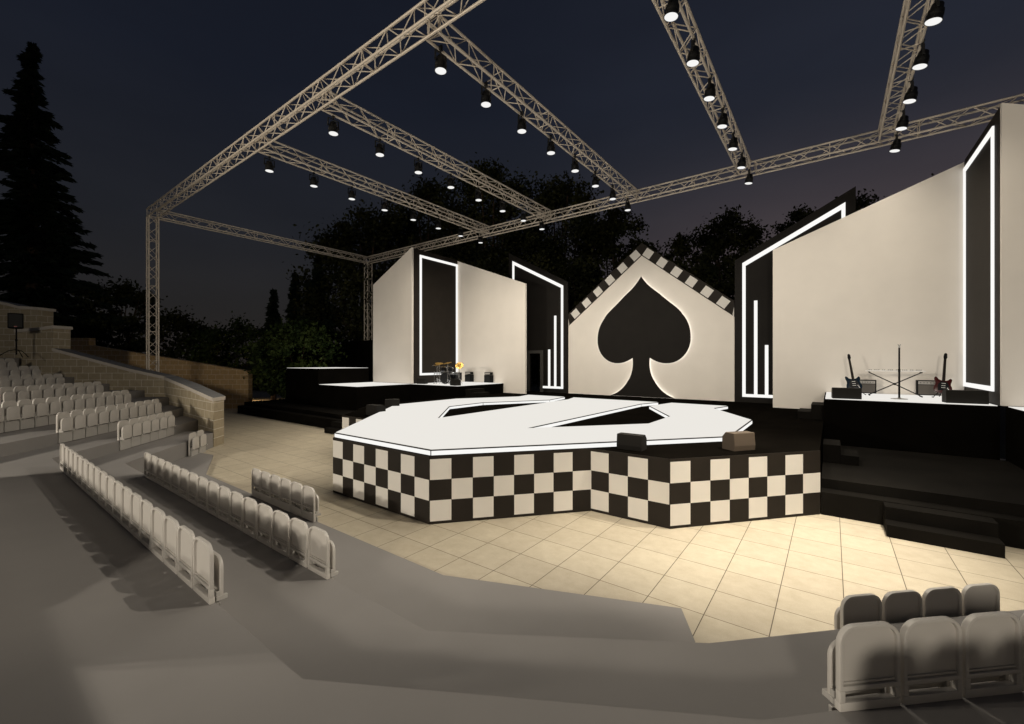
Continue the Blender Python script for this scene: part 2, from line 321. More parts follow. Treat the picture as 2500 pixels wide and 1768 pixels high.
# ------------------------------------------------------------------ main stage with checkered fascia
ZS = 1.13; CX = -6.78
out = [(-13.39,9.3),(-11.47,7.03),(-10.08,7.03),(-8.23,4.84),(-5.33,4.84),(-3.48,7.03),(-2.09,7.03),(-.17,9.3)]
stage = thing('stage', 'black thrust stage with black and white checkered fascia', 'stage', (CX, 4.84, 0))
b = MB(); b.prism(out+[(-.17,19.0),(-13.39,19.0)], 0, ZS); b.build('deck', M['deck'], stage)
for k in range(len(out)-1):
    p, q = Vector((*out[k], 0)), Vector((*out[k+1], 0)); L = (q-p).length; d = (q-p)/L; nrm = Vector((d.y, -d.x, 0))
    nc = 4 if L < 2 else 8
    b = MB(); o = p+nrm*.004
    b.slab([(0, .004), (L, .004), (L, ZS-.002), (0, ZS-.002)], o, d, Z3, nrm*.008, 0)
    cw = L/nc; rh = .3433
    for c in range(nc):
        for r_ in range(3):
            if (c+r_) % 2 == 0:
                z1 = 1.08-rh*r_; x0, x1 = c*cw+.003, (c+1)*cw-.003
                b.slab([(x0, z1-rh), (x1, z1-rh), (x1, z1), (x0, z1)], o+nrm*.0082, d, Z3, nrm*.003, 1)
    b.build('checkered_fascia', [M['black'], M['checkw']], stage)
# raised lit emblem
er = [(-5.33,4.86),(-1.6,9.28),(-1.6,12.24),(-2.97,14.6),(-2.75,15.62),(-4.6,15.66),(-4.85,14.07),(-3.49,11.7),(-3.49,10.02),(-5.36,7.76),(-5.31,14.62),(-5.04,15.6)]
el = [(2*CX-x, y) for x, y in er][::-1]
poly = er+el
emb = thing('floor_emblem', 'raised white lit trident shaped emblem on the stage floor', 'stage platform', (CX, 4.86, ZS))
def inset(poly, dd):
    n = len(poly); res = []
    a = sum(poly[i][0]*poly[(i+1)%n][1]-poly[(i+1)%n][0]*poly[i][1] for i in range(n)); s = 1 if a > 0 else -1
    for i in range(n):
        p0, p1, p2 = Vector(poly[i-1]), Vector(poly[i]), Vector(poly[(i+1)%n])
        d1 = (p1-p0).normalized(); d2 = (p2-p1).normalized()
        n1 = Vector((-d1.y, d1.x))*s; n2 = Vector((-d2.y, d2.x))*s; m_ = (n1+n2).normalized(); k = dd/max(.35, m_.dot(n1)); res.append(tuple(p1+m_*k))
    return res
b = MB(); b.prism(inset(poly, .006), ZS+.002, ZS+.1); b.build('platform_base', M['black'], emb)
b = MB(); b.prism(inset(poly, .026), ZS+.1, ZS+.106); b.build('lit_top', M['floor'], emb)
b = MB(); n = len(poly)
for i in range(n):
    p, q = Vector((*poly[i],0)), Vector((*poly[(i+1)%n],0)); d = (q-p); L = d.length; d /= L; nr = Vector((d.y,-d.x,0))
    e = .012
    if L > .05: b.slab([(e,.008),(L-e,.008),(L-e,.08),(e,.08)], p+Vector((0,0,ZS))-nr*.0055, d, Z3, nr*.006)
b.build('edge_light', M['edge'], emb)

# ------------------------------------------------------------------ set walls
def place(pts, name, label, cat): pass
# centre gable with spade
YG = 18.7
gb = thing('gable_panel', 'white gabled centre panel with checkered roof border', 'set panel', (CX, YG, ZS))
xe, ez, az = 3.715, 4.47, 7.43
b = MB(); b.slab([(CX-xe, ZS), (CX+xe, ZS), (CX+xe, ez), (CX, az), (CX-xe, ez)], (0,YG,0), X3, Z3, (0,.1,0)); b.build('panel', M['white'], gb)
b = MB(); bw = .57; sl = (az-ez)/xe
for s in (-1, 1):
    b.slab([(CX, az+.012), (CX+s*xe, ez+.012), (CX+s*xe, ez+bw+.05), (CX, az+bw)], (0,YG-.02,0), X3, Z3, (0,.1,0), 0)
    n_ = 7; L = math.hypot(xe, az-ez); ux, uz = s*xe/L, -(az-ez)/L; nx, nz = s*(az-ez)/L, xe/L; wn = (bw*xe/L); st = L/6.15/2
    for i in range(7):
        a0 = (2*i)*st+.015+(0 if s > 0 else st*.0); a1 = a0+st
        if a0 > L: break
        f = lambda a_, h_: (CX+ux*a_+nx*h_, az+.012+uz*a_+nz*h_)
        h0, h1 = .03, wn-.05
        q4 = [f(a0, h0), f(a1, h0), f(a1, h1), f(a0, h1)]
        q4 = [(min(max(x, CX-xe+.01), CX+xe-.01), z) for x, z in q4]
        b.slab(q4, (0,YG-.024,0), X3, Z3, (0,.003,0), 1)
b.build('roof_border', [M['black'], M['checkw']], gb)
# spade outline (half, right side), from the tip down
def bez(p0, p1, p2, p3, n=14): return [tuple((1-t)**3*Vector(p0)+3*(1-t)**2*t*Vector(p1)+3*(1-t)*t*t*Vector(p2)+t**3*Vector(p3)) for t in [i/n for i in range(n)]]
hs = bez((0,6.50),(.32,5.98),(.60,5.86),(.86,5.60))+bez((.86,5.60),(1.25,5.22),(1.62,4.98),(1.76,4.72))+bez((1.76,4.72),(2.0,4.42),(2.10,4.1),(2.10,3.70))+bez((2.10,3.70),(2.10,3.1),(1.66,2.62),(1.10,2.63))+bez((1.10,2.63),(.83,2.63),(.6,2.74),(.39,2.87))+bez((.39,2.87),(.34,2.5),(.42,2.1),(.60,1.85))+bez((.60,1.85),(.80,1.5),(1.06,1.28),(1.46,1.14))+[(1.46,1.14)]
spade = hs[:-1]+[(1.46,1.14)]+[(-x, z) for x, z in hs[::-1]][:-1]
spt = thing('spade_cutout', 'tall black spade shape with glowing white outline on the centre panel', 'set decoration', (CX, YG, ZS))
b = MB(); b.slab([(CX+x, z) for x, z in spade], (0,YG-.085,0), X3, Z3, (0,.02,0)); b.build('face', M['blackp'], spt)
ins = inset(spade, .02)
b = MB(); b.slab([(CX+x, max(z, 1.145)) for x, z in ins], (0,YG-.064,0), X3, Z3, (0,.045,0)); b.build('backlight', M['halo'], spt)
def bars(mb, segs, y0, y1):                # mitre-free LED bars in an x-z plane: (poly)
    for pg in segs: mb.slab(pg, (0,y0,0), X3, Z3, (0,y1-y0,0))
for s, side in ((1, 'right'), (-1, 'left')):
    mx = lambda x: CX+s*(x-CX)
    P = lambda pts: [(mx(x), z) for x, z in pts]
    # black portal in the gable plane
    pr = thing('portal_panel', f'tall black slant topped panel with light frame just {side} of the spade panel', 'set panel', (mx(-1.2), 18.7, ZS))
    b = MB()
    if s > 0: b.slab(P([(-3.05,1.13),(.66,1.13),(.66,8.69),(-3.05,6.68)]), (0,18.68,0), X3, Z3, (0,.12,0))
    else: b.slab(P([(-3.05,1.13),(-1.41,1.13),(-1.41,3.14),(-.74,3.14),(-.74,1.13),(.66,1.13),(.66,8.69),(-3.05,6.68)]), (0,18.68,0), X3, Z3, (0,.12,0))
    b.build('panel', M['blackp'], pr)
    b = MB(); zt = lambda x: 6.53+(x+2.78)*.528
    bars(b, [P([(-2.78,1.34),(-2.67,1.34),(-2.67,zt(-2.67)),(-2.78,zt(-2.78))]), P([(-2.67,zt(-2.67)-.17),(.27,zt(.27)-.17),(.27,zt(.27)),(-2.67,zt(-2.67))]),
             P([(.27,1.34),(.38,1.34),(.38,zt(.38)),(.27,zt(.27))]), P([(-2.67,1.34),(-1.59 if s < 0 else .27,1.34),(-1.59 if s < 0 else .27,1.45),(-2.67,1.45)])], 18.635, 18.678)
    b.build('light_frame', M['led'], pr)
    for x0, x1, z1 in ((-2.38,-2.27,5.04),(-2.02,-1.91,3.33)):
        b = MB(); bars(b, [P([(x0,1.452),(x1,1.452),(x1,z1),(x0,z1)])], 18.637, 18.678); b.build('light_bar', M['led'], pr)
    if s < 0:
        b = MB()
        for x0, x1, z0, z1 in ((-1.59,-1.41,1.132,3.3),(-.74,-.6,1.132,3.3),(-1.41,-.74,3.14,3.3)):
            bars(b, [P([(x0,z0),(x1,z0),(x1,z1),(x0,z1)])], 18.655, 18.679)
        b.build('door_frame', M['dgrey'], pr)
    # white sloping panel in front of it
    zb = 1.135
    wp = thing('white_panel', f'wide white slant topped wall behind the {"keyboard" if s > 0 else "drum kit"}', 'set panel', (mx(.65), 17.03, zb))
    b = MB(); b.slab(P([(-1.61,zb),(2.95,zb),(2.95,8.25),(-1.61,6.52)]), (0,17.03,0), X3, Z3, (0,.12,0)); b.build('panel', M['white'], wp)
    # side return with light frame
    zk = 1.735 if s > 0 else 1.625; x3 = mx(2.96); dx = s*.12
    sp = thing('side_panel', f'tall black return wall with rectangular light frame, {"right of the guitars" if s > 0 else "behind the drum kit"}', 'set panel', (x3, 15.4, zk))
    b = MB(); b.slab([(13.95, zk), (17.028, zk), (17.028, 8.31), (13.95, 8.31)], (x3,0,0), (0,1,0), Z3, (dx,0,0)); b.build('panel', M['black'], sp)
    b = MB(); fx = x3-s*.035
    for y0, y1, z0, z1 in ((14.33,14.45,2.02,8.06),(16.91,17.02,2.02,8.06),(14.45,16.91,2.02,2.13),(14.45,16.91,7.94,8.06)):
        b.slab([(y0,z0),(y1,z0),(y1,z1),(y0,z1)], (fx,0,0), (0,1,0), Z3, (s*.034,0,0))
    b.build('light_frame', M['led'], sp)
    # outer white wing
    op = thing('white_panel', f'white wall with {"edge at the right border of the view" if s > 0 else "steep slanted top at the left end of the set"}', 'set panel', (mx(4.5), 13.85, zk))
    b = MB(); b.slab(P([(2.965,zk),(6.1,zk),(6.1,6.82),(2.965,8.335)]), (0,13.83,0), X3, Z3, (0,.115,0)); b.build('panel', M['white'], op)

# ------------------------------------------------------------------ side platforms
def riser(name, label, x0, x1, y0, y1, z0, z1, lit=True):
    t = thing(name, label, 'platform', ((x0+x1)/2, (y0+y1)/2, z0))
    b = MB(); b.box(x0, x1, y0, y1, z0, z1-.012); b.build('base', M['deck'], t)
    if lit:
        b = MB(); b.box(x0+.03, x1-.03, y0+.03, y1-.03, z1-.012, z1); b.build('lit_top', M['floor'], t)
    return t
riser('platform', 'black drum riser with glowing white top', -16.5, -13.3, 13.72, 17.02, 0, 1.62)
riser('platform', 'black keyboard and guitar riser with glowing white top', -.165, 2.955, 13.9, 17.02, 0, 1.73)
riser('platform', 'black riser with white top in front of the leftmost white wall', -19.7, -16.505, 10.8, 13.82, 0, 1.62)
riser('platform', 'black riser with white top cut by the right border', 3.02, 6.1, 10.8, 13.82, 0, 1.73)
riser('platform', 'tall black box with thin white top edge left of the set', -22.9, -19.705, 10.8, 13.6, 0, 2.386)
t = thing('ballast_box', 'big plain black box carrying the rear truss leg', 'box', (-23.6, 16.6, 0)); b = MB(); b.box(-25.6, -21.9, 15.9, 17.4, 0, 4.05); b.build('box', M['deck'], t, bevel=.01)
def lowstage(label, x0, x1, sx0, sx1):
    t = thing('low_platform', label, 'platform', ((x0+x1)/2, 9.3, 0))
    b = MB(); b.box(x0, x1, 9.62, 13.71, 0, .57); b.build('deck', M['deckb'], t)
    b = MB(); b.box(x0, x1, 9.3, 9.615, 0, .4); b.build('step', M['deckb'], t)
    s_ = thing('stair', 'small black two step stair in front of the ' + ('right' if sx0 > -5 else 'left') + ' low platform', 'stair', ((sx0+sx1)/2, 8.9, 0))
    for y0, y1, z in ((8.71, 9.0, .19), (9.003, 9.296, .39)):
        b = MB(); b.box(sx0, sx1, y0, y1, 0, z); b.build('step', M['deckb'], s_, bevel=.004)
lowstage('low black platform along the right side of the checkered stage', -.15, 11.4, .68, 1.9)
lowstage('low black platform along the left side of the checkered stage', -25, -13.41, -15.46, -14.24)
def stair(label, boxes):
    x = sum(q[0]+q[1] for q in boxes)/2/len(boxes)
    t = thing('stair', label, 'stair', (x, boxes[0][2], boxes[0][4]))
    for q in boxes: b = MB(); b.box(*q); b.build('step', M['deckb'], t, bevel=.004)
stair('black steps up to the right side of the checkered stage', [(-.15,.15,11.2,12.0,.572,.95),(.153,.45,11.2,12.0,.572,.76)])
stair('black steps up to the left side of the checkered stage', [(-13.71,-13.41,11.2,12.0,.572,.95),(-14.01,-13.713,11.2,12.0,.572,.76)])
stair('black steps from the stage up to the keyboard riser', [(-.45,-.172,14.2,15.2,1.132,1.53),(-.75,-.453,14.2,15.2,1.132,1.33)])
stair('black steps from the stage up to the drum riser', [(-13.29,-12.99,14.2,15.2,1.132,1.46),(-12.987,-12.69,14.2,15.2,1.132,1.3)])

# ------------------------------------------------------------------ truss
def truss(label, p, q, up=(0,0,1), size=.335, pitch=.42, name='truss'):
    p = Vector(p); q = Vector(q); d = (q-p); L = d.length; d /= L; up = Vector(up); sd = d.cross(up).normalized(); h = size/2
    t = thing(name, label, 'truss', tuple(p))
    C = {}
    for i, (a_, b_) in enumerate(((-1,-1),(1,-1),(1,1),(-1,1))):
        C[i] = p+sd*a_*h+up*b_*h
        b = MB(); b.tube(C[i], C[i]+d*L, .029, 10); b.build('chord', M['truss'], t, smooth=True)
    b = MB(); n = max(2, round(L/pitch)); st = L/n
    for i in range(4):
        A, B = C[i], C[(i+1) % 4]
        for k in range(n):
            a_, b_ = (A, B) if (k+i) % 2 == 0 else (B, A)
            b.tube(a_+d*(k*st+.02), b_+d*((k+1)*st-.02), .012, 6, cap=False)
        for e in [.03, L-.03]+[x for x in np.arange(2.0, L-.5, 2.0)]:
            b.tube(A+d*e, B+d*e, .013, 6, cap=False)
    b.build('lacing', M['truss'], t, smooth=True)
    return t
KT = 1.15; TZ = H+(8.385-H)*KT; XL = -20.78*KT; YF = 4.82*KT; YK = 14.3*KT; XR = 9.9*KT
truss('long front roof truss nearest the seats, rising to the top of the view', (XL-.15, YF, TZ), (XR, YF, TZ))
truss('long rear roof truss passing above the stage walls', (XL-.15, YK, TZ), (XR, YK, TZ))
XT = [x*KT for x in (-11.95, -8.82, -5.43, -2.04, 1.1)]
truss('unlit side truss at the far left joining front and rear trusses', (XL, YF+.2, TZ), (XL, YK-.2, TZ))
for x, nm in zip(XT, ('leftmost of the five crossbar trusses carrying lamps', 'second from the left of the five lamp carrying crossbar trusses', 'middle crossbar truss with a row of lamps', 'fourth from the left of the five lamp carrying crossbar trusses', 'rightmost crossbar truss carrying lamps, steepest in the view')):
    truss(nm, (x, YF+.2, TZ), (x, YK-.2, TZ))
truss('square truss leg standing behind the block wall at the left', (XL, YF, .02), (XL, YF, TZ-.167), up=(0,1,0), name='truss_tower')
truss('square truss leg standing on the black box behind the set', (XL, YK, 4.055), (XL, YK, TZ-.167), up=(0,1,0), name='truss_tower')

# ------------------------------------------------------------------ stage lamps
EN = 385; FOHL = 2350; FOHR = 2200; FOC = 7.0
def make_lamp(label, tilt):
    t = thing('stage_light', label, 'stage light')
    b = MB(); b.box(-.022, .022, -.03, .03, -.03, .04); b.box(-.035, .035, -.02, .02, .03, .055); b.tube((0,0,-.03), (0,0,-.076), .014, 8); b.tube((-.05,0,.005), (-.018,0,.005), .01, 6); b.build('clamp', M['can'], t, bevel=.004, local=True)
    pv = Vector((0,0,-.235))
    b = MB(); b.box(-.018, .018, -.125, .125, -.087, -.075)
    for sy in (-1, 1): b.box(-.018, .018, sy*.125-.006, sy*.125+.006, -.255, -.075)
    b.build('yoke', M['can'], t, bevel=.002, local=True)
    rot = Matrix.Translation(pv) @ Matrix.Rotation(R(tilt), 4, 'Y')
    b = MB(); b.lathe([(.035,.105),(.06,.1),(.074,.08),(.08,.02),(.096,.0),(.1,-.03),(.1,-.06),(.104,-.065),(.104,-.08),(.1,-.085),(.1,-.11),(.107,-.15),(.107,-.158),(.098,-.158),(.096,-.145)], n=24, mat4=rot)
    for sy in (-1, 1): b.tube(rot @ Vector((0, sy*.095, 0)), rot @ Vector((0, sy*.14, 0)), .02, 10)
    b.build('housing', M['can'], t, smooth=True, local=True)
    b = MB(); b.lathe([(.0965,-.1535),(.0965,-.1565),(.05,-.158)], n=24, mat4=rot); b.build('lens', M['lens'], t, local=True)
    ld = bpy.data.lights.new('lamp_light', 'SPOT'); ld.energy = EN; ld.color = (1, .905, .76); ld.spot_size = R(124); ld.spot_blend = 1.0; ld.shadow_soft_size = .05
    lo = bpy.data.objects.new('lamp_light', ld); COL.objects.link(lo); lo.parent = t
    lo.matrix_basis = rot @ Matrix.Translation((0,0,-.17))
    return t
LX = [x*KT for x in (-12.1, -8.97, -5.52, -1.89, 1.26)]; TI = [0, -2, 0, 8, 12]
TN = ['leftmost crossbar', 'second crossbar from the left', 'middle crossbar', 'fourth crossbar from the left', 'rightmost crossbar']
DIM = dict(zip(TN, ((.15,.2,.35,.6,1.1,1.1,.28,.1), (.2,.2,.3,.4,.7,1.2,1.1,.6), (.1,.45,.5,.4,.4,.6,.7,.5), (.9,.35,.45,.5,.5,.55,.4,.13), (.25,3.3,2.3,.6,.5,.6,.35,.1))))
for x, ti, nm in zip(LX, TI, TN):
    L0 = None
    for k in range(8):
        lab = f'black lamp with white lens, {ORD[k]} from the front under the {nm}'
        loc = (x, (5.27+1.232*k)*KT, H+(8.215-H)*KT)
        if L0 is None: cur = L0 = make_lamp(lab, ti); L0.location = loc; L0.scale = (KT, KT, KT); L0['group'] = 'stage lamps under the '+nm
        else: cur = dup(L0, loc, 0, lab, 'stage lamps under the '+nm)
        for ch in cur.children:            # dimmer setting of this lamp
            if ch.type == 'LIGHT': ch.data = ch.data.copy(); ch.data.energy = EN*DIM[nm][k]
            if ch.type == 'LIGHT' and k >= 4: ch.data.spot_size = R(158)
            if ch.type == 'LIGHT' and x > 1 and k == 1:        # turned towards the middle seat rows
                ch.data.spot_size = R(50); ch.data.energy = EN*6.6
                dv = Vector((-7.0, 2.6, .5))-(Vector(loc)+ch.matrix_basis.translation*KT)
                ch.matrix_basis = Matrix.Translation(ch.matrix_basis.translation) @ dv.to_track_quat('-Z', 'Y').to_matrix().to_4x4()
            if ch.type == 'LIGHT' and x > -2 and x < 0 and k == 0:   # focused on the recessed stage corner
                ch.data.spot_size = R(48); ch.data.energy = EN*FOC*.62
                dv = Vector((-4.2, 5.9, .5))-(Vector(loc)+ch.matrix_basis.translation*KT)
                ch.matrix_basis = Matrix.Translation(ch.matrix_basis.translation) @ dv.to_track_quat('-Z', 'Y').to_matrix().to_4x4()
            if ch.type == 'LIGHT' and x > 1 and k in (0, 2):   # front lamps of this bar are focused on the stage corner
                ch.data.spot_size = R(52); ch.data.energy = EN*FOC
                dv = Vector((-1.0, 8.0, .45))-(Vector(loc)+ch.matrix_basis.translation*KT)
                ch.matrix_basis = Matrix.Translation(ch.matrix_basis.translation) @ dv.to_track_quat('-Z', 'Y').to_matrix().to_4x4()

# floodlight masts behind the audience (their light casts the seat shadows on the seat backs and on the stage front)
def mast(label, x, y, z0, zl, rz, en, tilt):
    t = thing('floodlight_mast', label, 'floodlight', (x, y, z0), rz, None); soft = .12 if x < 0 else .55
    zt = zl+.7-z0
    b = MB(); b.lathe([(.2,0),(.2,.03),(.08,.04),(.06,zt),(.02,zt+.02)], n=14); b.tube((-.5,0,zl-z0),(.5,0,zl-z0),.04,8); b.tube((-.5,0,zl+.5-z0),(.5,0,zl+.5-z0),.04,8); b.build('pole', M['truss'], t, local=True)
    for zz, xx in ((zl-z0, -.35), (zl+.5-z0, .35)):
        b = MB(); b.box(xx-.22, xx+.22, .05, .28, zz-.18, zz+.18); h_ = b.build('floodlight', M['can'], t, bevel=.02, local=True)
        b = MB(); b.box(xx-.18, xx+.18, .281, .29, zz-.14, zz+.14); b.build('lens', M['lens'], h_, local=True)
        ld = bpy.data.lights.new('flood_light', 'SPOT'); ld.energy = en; ld.color = (1, .905, .76); ld.spot_size = R(120); ld.spot_blend = .6; ld.shadow_soft_size = soft
        lo = bpy.data.objects.new('flood_light', ld); COL.objects.link(lo); lo.parent = t; lo.location = (xx, .34, zz); lo.rotation_euler = (R(tilt), 0, 0)
mast('floodlight mast behind the left bank of seats', -15.0, -9.7, 2.3, 4.95, -R(32), FOHL, 80)
mast('floodlight mast behind the right rows of seats', 4.2, -11.5, 0, 5.9, R(28), FOHR, 80)

# ------------------------------------------------------------------ stage equipment
def wedge(x, y, z, rz, w, h, dp, label, m='wedge'):
    t = thing('stage_monitor', label, 'speaker', (x, y, z), rz, 'wedge monitors on the stage and risers')
    b = MB(); b.slab([(0,0),(dp,0),(dp,h*.72),(dp*.72,h),(.012,h),(-.008,h*.3)], (-w/2,0,0), (0,1,0), Z3, (w,0,0)); b.build('cabinet', M[m], t, bevel=.008, local=True)
    # sloping grille facing the performers (upstage)
    n = Vector((0, h*.28, dp*.28)).normalized(); a_ = Vector((0, dp, h*.72)); c_ = Vector((0, dp*.72, h)); dv = (c_-a_)
    b = MB(); b.slab([(-w/2+.03,.012),(w/2-.03,.012),(w/2-.03,dv.length-.012),(-w/2+.03,dv.length-.012)], a_+n*.001, X3, dv.normalized(), n*.008); b.build('grille', M['grille'], t, local=True)
wedge(-2.87, 7.28, ZS, R(0), .46, .27, .26, 'dark grey wedge monitor at the stage edge left of the brown lit one')
wedge(-1.22, 8.45, ZS, R(54), .46, .31, .28, 'wedge monitor lit brown on the front right corner of the stage', 'wedge_lit')
wedge(-10.75, 7.5, ZS, R(5), .46, .30, .34, 'nearer of two dim wedge monitors on the left corner of the stage')
wedge(-11.6, 8.9, ZS, R(55), .46, .32, .36, 'farther of two dim wedge monitors on the left corner of the stage')
wedge(.32, 14.1, 1.73, R(5), .6, .28, .32, 'low black wedge monitor in front of the blue guitar')
wedge(2.5, 14.16, 1.73, R(5), .7, .3, .32, 'low black wedge monitor in front of the red guitar at the right end')
wedge(-16.0, 13.95, 1.62, R(20), .44, .28, .32, 'small black wedge monitor at the left end of the drum riser')
wedge(-13.75, 13.85, 1.62, R(-15), .44, .3, .32, 'small black wedge monitor just in front of the drum kit')

def combo(x, y, z, rz, label, w=.5, h=.46):
    t = thing('guitar_amplifier', label, 'amplifier', (x, y, z), rz)
    b = MB(); b.box(-w/2, w/2, 0, .22, .015, h); b.build('cabinet', M['rubber'], t, bevel=.012, local=True)
    b = MB(); b.box(-w/2+.03, w/2-.03, -.006, .0, .04, h*.7); b.build('speaker_cloth', M['ampcloth'], t, local=True)
    p = MB(); p.box(-w/2+.03, w/2-.03, -.008, .0, h*.74, h*.94); p = p.build('control_panel', M['ampface'], t, local=True)
    k = MB()
    for i in range(6): k.tube((-w/2+.08+i*(w-.16)/5, -.008, h*.84), (-w/2+.08+i*(w-.16)/5, -.022, h*.84), .012, 8)
    k.build('knob', M['rubber'], p, local=True)
combo(.84, 16.72, 1.73, 0, 'small grey fronted guitar amplifier behind the blue guitar', .46, .42)
combo(2.2, 16.72, 1.73, 0, 'small guitar amplifier beside the red guitar', .5, .44)
def stack(x, y, z, rz, label):
    t = thing('amplifier_stack', label, 'amplifier', (x, y, z), rz)
    b = MB(); b.box(-.21, .21, 0, .25, .02, .40); b.build('cabinet', M['rubber'], t, bevel=.012, local=True)
    b = MB(); b.box(-.18, .18, -.006, .0, .05, .37); b.build('grille', M['grille'], t, local=True)
    b = MB(); b.box(-.2, .2, .02, .23, .41, .55); p = b.build('head', M['rubber'], t, bevel=.01, local=True)
    b = MB(); b.box(-.17, .17, .012, .02, .44, .52); b.build('control_panel', M['ampface'], p, local=True)
stack(-15.45, 16.7, 1.62, 0, 'black amplifier stack partly behind the drum kit')
stack(-14.1, 16.7, 1.62, 0, 'black amplifier stack standing alone right of the drum kit')

def guitar(x, y, z, rz, m, label, lean):
    t = thing('electric_guitar', label, 'guitar', (x, y, z), rz)
    S = 1.12
    T = Matrix.Translation((0,.02,.12)) @ Matrix.Rotation(R(lean), 4, 'Y') @ Matrix.Rotation(R(-12), 4, 'X') @ Matrix.Scale(S, 4)
    half = [(0,0),(.10,.004),(.15,.04),(.165,.10),(.155,.16),(.135,.21),(.135,.25),(.15,.30),(.152,.345),(.13,.37),(.105,.36),(.085,.33),(.045,.312),(.0,.31)]
    other = [(-.04,.312),(-.085,.335),(-.115,.38),(-.145,.40),(-.165,.375),(-.16,.32),(-.142,.26),(-.142,.21),(-.16,.16),(-.168,.10),(-.152,.04),(-.10,.004)]
    def sl(mb, pg, y0, th): mb.slab(pg, T @ Vector((0,y0,0)), (T.to_3x3() @ Vector(X3)), (T.to_3x3() @ Vector(Z3)), T.to_3x3() @ Vector((0,th,0)))
    b = MB(); sl(b, half+other, 0, .045); body = b.build('body', m, t, bevel=.012, smooth=True, local=True)
    b = MB(); sl(b, [(-.09,.06),(.08,.08),(.11,.16),(.07,.27),(-.05,.29),(-.1,.2)], -.004, .003); b.build('pickguard', M['shell'], body, local=True)
    b = MB()
    for zz in (.13,.18,.235): sl(b, [(-.036,zz),(.036,zz),(.036,zz+.009),(-.036,zz+.009)], -.010, .006)
    b.build('pickup', M['ivory'], body, local=True)
    b = MB()
    for px, pz in ((.075,.13),(.09,.1),(.1,.07)): b.tube(T @ Vector((px,-.004,pz)), T @ Vector((px,-.018,pz)), .011, 8)
    b.build('knob', M['ivory'], body, local=True)
    b = MB(); sl(b, [(-.028,.3),(.028,.3),(.022,.84),(-.022,.84)], -.012, .03); b.build('neck', M['neck'], t, bevel=.004, local=True)
    b = MB(); sl(b, [(-.022,.84),(.022,.84),(.04,.88),(.035,.97),(.01,1.0),(-.02,.98),(-.03,.9)], -.002, .018); b.build('headstock', M['rubber'], t, bevel=.004, local=True)
    st = thing('guitar_stand', label.replace('electric guitar', 'tubular stand').replace('leaning on a stand', 'holding the guitar'), 'stand', (x, y, z), rz)
    b = MB(); b.path([(0,.16,.42),(0,.12,.12)], .01); b.path([(-.22,-.1,.01),(-.05,.1,.16),(.05,.1,.16),(.22,-.1,.01)], .009); b.path([(0,.12,.12),(0,.3,.01)], .009); b.path([(-.1,.1,.1),(-.1,-.05,.1)], .008); b.path([(.1,.1,.1),(.1,-.05,.1)], .008)
    b.tube((-.22,-.12,.012),(-.22,-.02,.012),.013,8); b.tube((.22,-.12,.012),(.22,-.02,.012),.013,8); b.build('frame', M['rubber'], st, local=True)
guitar(.56, 16.15, 1.73, R(6), M['blue'], 'dark blue electric guitar leaning on a stand behind the low wedge', -7)
guitar(2.4, 16.15, 1.73, R(6), M['red'], 'dark red electric guitar leaning on a stand near the right light frame', 6)
# keyboard on X stand
t = thing('keyboard', 'slim stage keyboard seen edge on between the two guitars', 'keyboard', (1.4, 15.9, 2.42))
b = MB(); b.box(-.62, .62, -.14, .14, .008, .03); b.build('case', M['ivory'], t, bevel=.006, local=True)
b = MB()
for i in range(28): b.box(-.58+i*.0414, -.58+i*.0414+.039, -.135, .03, .031, .042)
b.build('white_keys', M['ivory'], t, local=True)
b = MB()
for i in range(28):
    if i % 7 in (0, 1, 3, 4, 5): b.box(-.58+i*.0414+.026, -.58+i*.0414+.052, -.05, .03, .0425, .056)
b.build('black_keys', M['keysb'], t, local=True)
t = thing('keyboard_stand', 'black X shaped stand under the keyboard', 'stand', (1.4, 15.9, 1.73))
for s in (-1, 1):
    b = MB(); b.tube((-.54*s,.02*s,.03), (.54*s,.02*s,.665), .013, 8); b.build('leg', M['rubber'], t, local=True)
    b = MB(); b.tube((s*.54,-.17,.025), (s*.54,.17,.025), .018, 8); b.build('foot', M['rubber'], t, local=True)
    b = MB(); b.tube((s*.54,-.15,.672), (s*.54,.15,.672), .016, 8); b.build('support_arm', M['rubber'], t, local=True)
b = MB(); b.tube((0,-.05,.347), (0,.05,.347), .03, 12); b.build('pivot', M['rubber'], t, local=True)
# microphone stand
t = thing('microphone_stand', 'straight black microphone stand in front of the keyboard', 'microphone stand', (1.4, 14.85, 1.73))
b = MB(); b.lathe([(.17,0),(.17,.012),(.05,.025),(.025,.04)], n=28); b.build('base', M['steel'], t, smooth=True, local=True)
b = MB(); b.tube((0,0,.02), (0,0,.75), .022, 10); b.tube((0,0,.72), (0,0,1.33), .019, 10); b.tube((0,0,.7), (0,0,.78), .026, 10); b.build('pole', M['rubber'], t, local=True)
b = MB(); b.tube((0,0,1.33),(0,0,1.36),.017,8); b.tube((0,0,1.36),(-.028,-.02,1.42),.007,6); b.tube((0,0,1.36),(.028,-.02,1.42),.007,6); b.build('clip', M['steel'], t, local=True)

